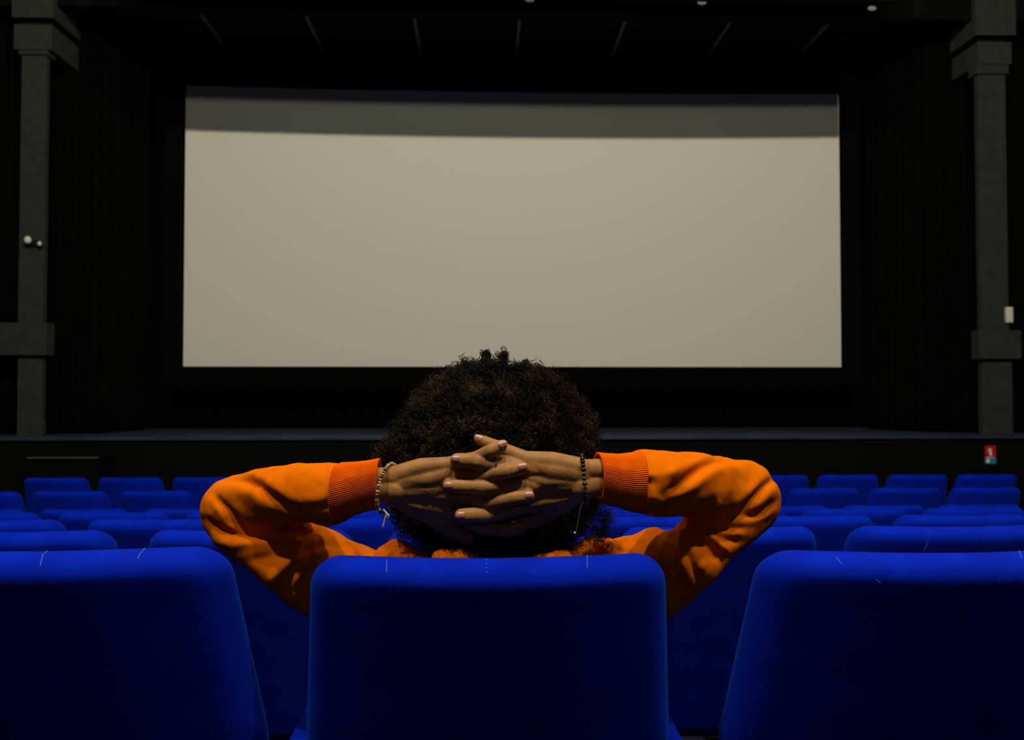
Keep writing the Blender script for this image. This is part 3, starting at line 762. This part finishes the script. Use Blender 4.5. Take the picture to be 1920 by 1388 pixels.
while count < 12500 and tries < 60000:
    tries += 1
    d = Vector((rng.gauss(0, 1), rng.gauss(0, 1), rng.gauss(0, 1))).normalized()
    if facez(d): continue
    if d.y > .2 and rng.random() < .7: continue
    if d.z < -.93: continue
    k = hair_r(d); p0 = hcen + d * (k * .885)
    if p0.y < 1.172: p0.y = 1.172 + (p0.y - 1.172) * .2
    ax = (d + Vector((rng.gauss(0, .38), rng.gauss(0, .38), rng.gauss(0, .38)))).normalized()
    ln = k * .105 * rng.uniform(.55, 1.25)
    rad = rng.uniform(.0020, .0044)
    pts = coil(p0, ax, ln, rad, rng.uniform(1.6, 3.2), .0005, 19)
    if p0.y < 1.22 and (blocked(pts[-1]) or blocked(pts[9]) or blocked(pts[4])): continue
    add_strand(pts, rng.uniform(.00045, .0007)); count += 1
# taller curls on the crown and wisps at the sides
for px, py, Y, n in ((930, 690, 1.3, 20), (988, 690, 1.33, 30), (862, 696, 1.33, 24), (1030, 706, 1.33, 18), (880, 690, 1.33, 24), (725, 850, 1.3, 40), (732, 830, 1.31, 40), (1128, 960, 1.31, 50), (1122, 985, 1.31, 40), (765, 985, 1.30, 30), (1136, 855, 1.33, 20), (1140, 880, 1.33, 25), (745, 945, 1.30, 22)):
    for _ in range(n):
        p0 = P(px + rng.gauss(0, 9), py + rng.gauss(0, 7) + 8, Y + rng.gauss(0, .015)); d = (p0 - hcen).normalized()
        ax = (d + Vector((rng.gauss(0, .3), rng.gauss(0, .3), rng.gauss(0, .3)))).normalized()
        pts = coil(p0, ax, rng.uniform(.008, .018), rng.uniform(.003, .0055), rng.uniform(1.2, 2.4), .0005, 22)
        if blocked(pts[-1]) or blocked(pts[10]) or blocked(pts[0]): continue
        add_strand(pts, .0006)
for px, py, Y, n, tx, ty in ((911, 668, 1.33, 46, 5, 9), (943, 668, 1.33, 50, 6, 9), (903, 684, 1.33, 20, 6, 6), (985, 686, 1.33, 26, 6, 6), (860, 698, 1.33, 18, 7, 5), (1012, 692, 1.33, 16, 5, 5)):
    for _ in range(n):
        c = P(px + rng.gauss(0, tx * .55), py + rng.gauss(0, ty * .5), Y + rng.gauss(0, .006))
        ax = Vector((rng.gauss(0, .5), rng.uniform(-1, 1), rng.gauss(0, .5))); add_strand(coil(c, ax, rng.uniform(.003, .008), rng.uniform(.003, .0052), rng.uniform(1, 2.2), .0005, 22), .0007)
curls = pydata('hair_curls', SV, SF, M['hair']); curls['kind'] = 'stuff'; child(curls, per)

# ---- bracelets and ring
def bracelet(fn, n, rb, mats, name, lab, zfac=1.0):
    root = bpy.data.objects.new(name, None); C.objects.link(root); child(root, per); root['label'] = lab
    root.empty_display_size = .02; root.location = fn(0); root.matrix_parent_inverse = Matrix.Translation(-per.location)
    pts = [fn(2 * PI * k / n) for k in range(n)]
    for k, p_ in enumerate(pts):
        tdir = (pts[(k + 1) % n] - pts[k - 1]).normalized()
        bm = bmesh.new(); mt = Matrix.Translation(p_) @ tdir.to_track_quat('Z', 'Y').to_matrix().to_4x4() @ Matrix.Diagonal((1, 1, zfac, 1))
        bmesh.ops.create_uvsphere(bm, u_segments=12, v_segments=8, radius=rb * (1 + .1 * math.sin(k * 2.3)), matrix=mt)
        o = from_bm('bead', bm, M[mats[k % len(mats)]], None, True); o.parent = root
        o.matrix_parent_inverse = Matrix.Translation(-root.location)
    return root
fl = lambda t: P(726 + 9 * math.cos(t) - 17 * math.sin(t), 916 - 46 * math.cos(t), 1.158 - .034 * math.sin(t))
lbn = bracelet(fl, 52, .0027, ['tan_bead', 'tan_bead', 'dark_bead', 'tan_bead', 'tan_bead', 'tan_bead', 'dark_bead'], 'bracelet', 'thin tan bead bracelet on the left wrist', .62)
fr = lambda t: P(1095 - 4 * math.cos(t) + 1 * math.sin(t), 903 - 49 * math.cos(t), 1.156 - .036 * math.sin(t))
rbn = bracelet(fr, 34, .0034, ['black_bead'], 'bracelet', 'black bead bracelet on the right wrist', .85)
def cordobj(pts, r, m, nm='cord', parent=None):
    bm = bmesh.new(); tube(bm, pts, r, 7); o = from_bm(nm, bm, M[m], None, True); o.parent = parent; o.matrix_parent_inverse = Matrix.Translation(-parent.location); return o
cordobj([P(719, 956, 1.13), P(726, 964, 1.128), P(722, 972, 1.127), P(719, 984, 1.126), P(716, 997, 1.126)], .0011, 'cord', parent=lbn)
cordobj([P(722, 960, 1.13), P(729, 966, 1.127), P(727, 976, 1.127)], .0010, 'cord', parent=lbn)
cordobj([P(1093, 940, 1.13), P(1088, 955, 1.127), P(1084, 975, 1.126), P(1080, 998, 1.126), P(1078, 1015, 1.126)], .0006, 'dcord', parent=rbn)
bm = bmesh.new(); sphere(bm, P(1077.5, 1000, 1.124), .0022, 3); o = from_bm('silver_bead', bm, M['silver'], None, True); o.parent = rbn; o.matrix_parent_inverse = Matrix.Translation(-rbn.location)
# ring on the right ring finger
a, ra = H(*fingers['R_ring'][0]); b, rb_ = H(*fingers['R_ring'][1]); c = a.lerp(b, .80); ax = (b - a).normalized()
u = ax.orthogonal().normalized(); v = ax.cross(u); bm = bmesh.new(); rr = rb_ * 1.07
n = 48; rings = []
for k in range(n):
    t = 2 * PI * k / n; o_ = u * math.cos(t) + v * math.sin(t); rings.append([bm.verts.new(c + o_ * (rr + dr) + ax * (dx)) for dr, dx in ((0, -.0016), (.0010, -.0013), (.0010, .0013), (0, .0016))])
for k in range(n):
    a_ = rings[k]; b_ = rings[(k + 1) % n]
    for j in range(4): bm.faces.new((a_[j], a_[(j + 1) % 4], b_[(j + 1) % 4], b_[j]))
o = pc(from_bm('finger_ring', bm, M['gold'], None, True)); o['label'] = 'thin gold ring'
bpy.context.view_layer.update()
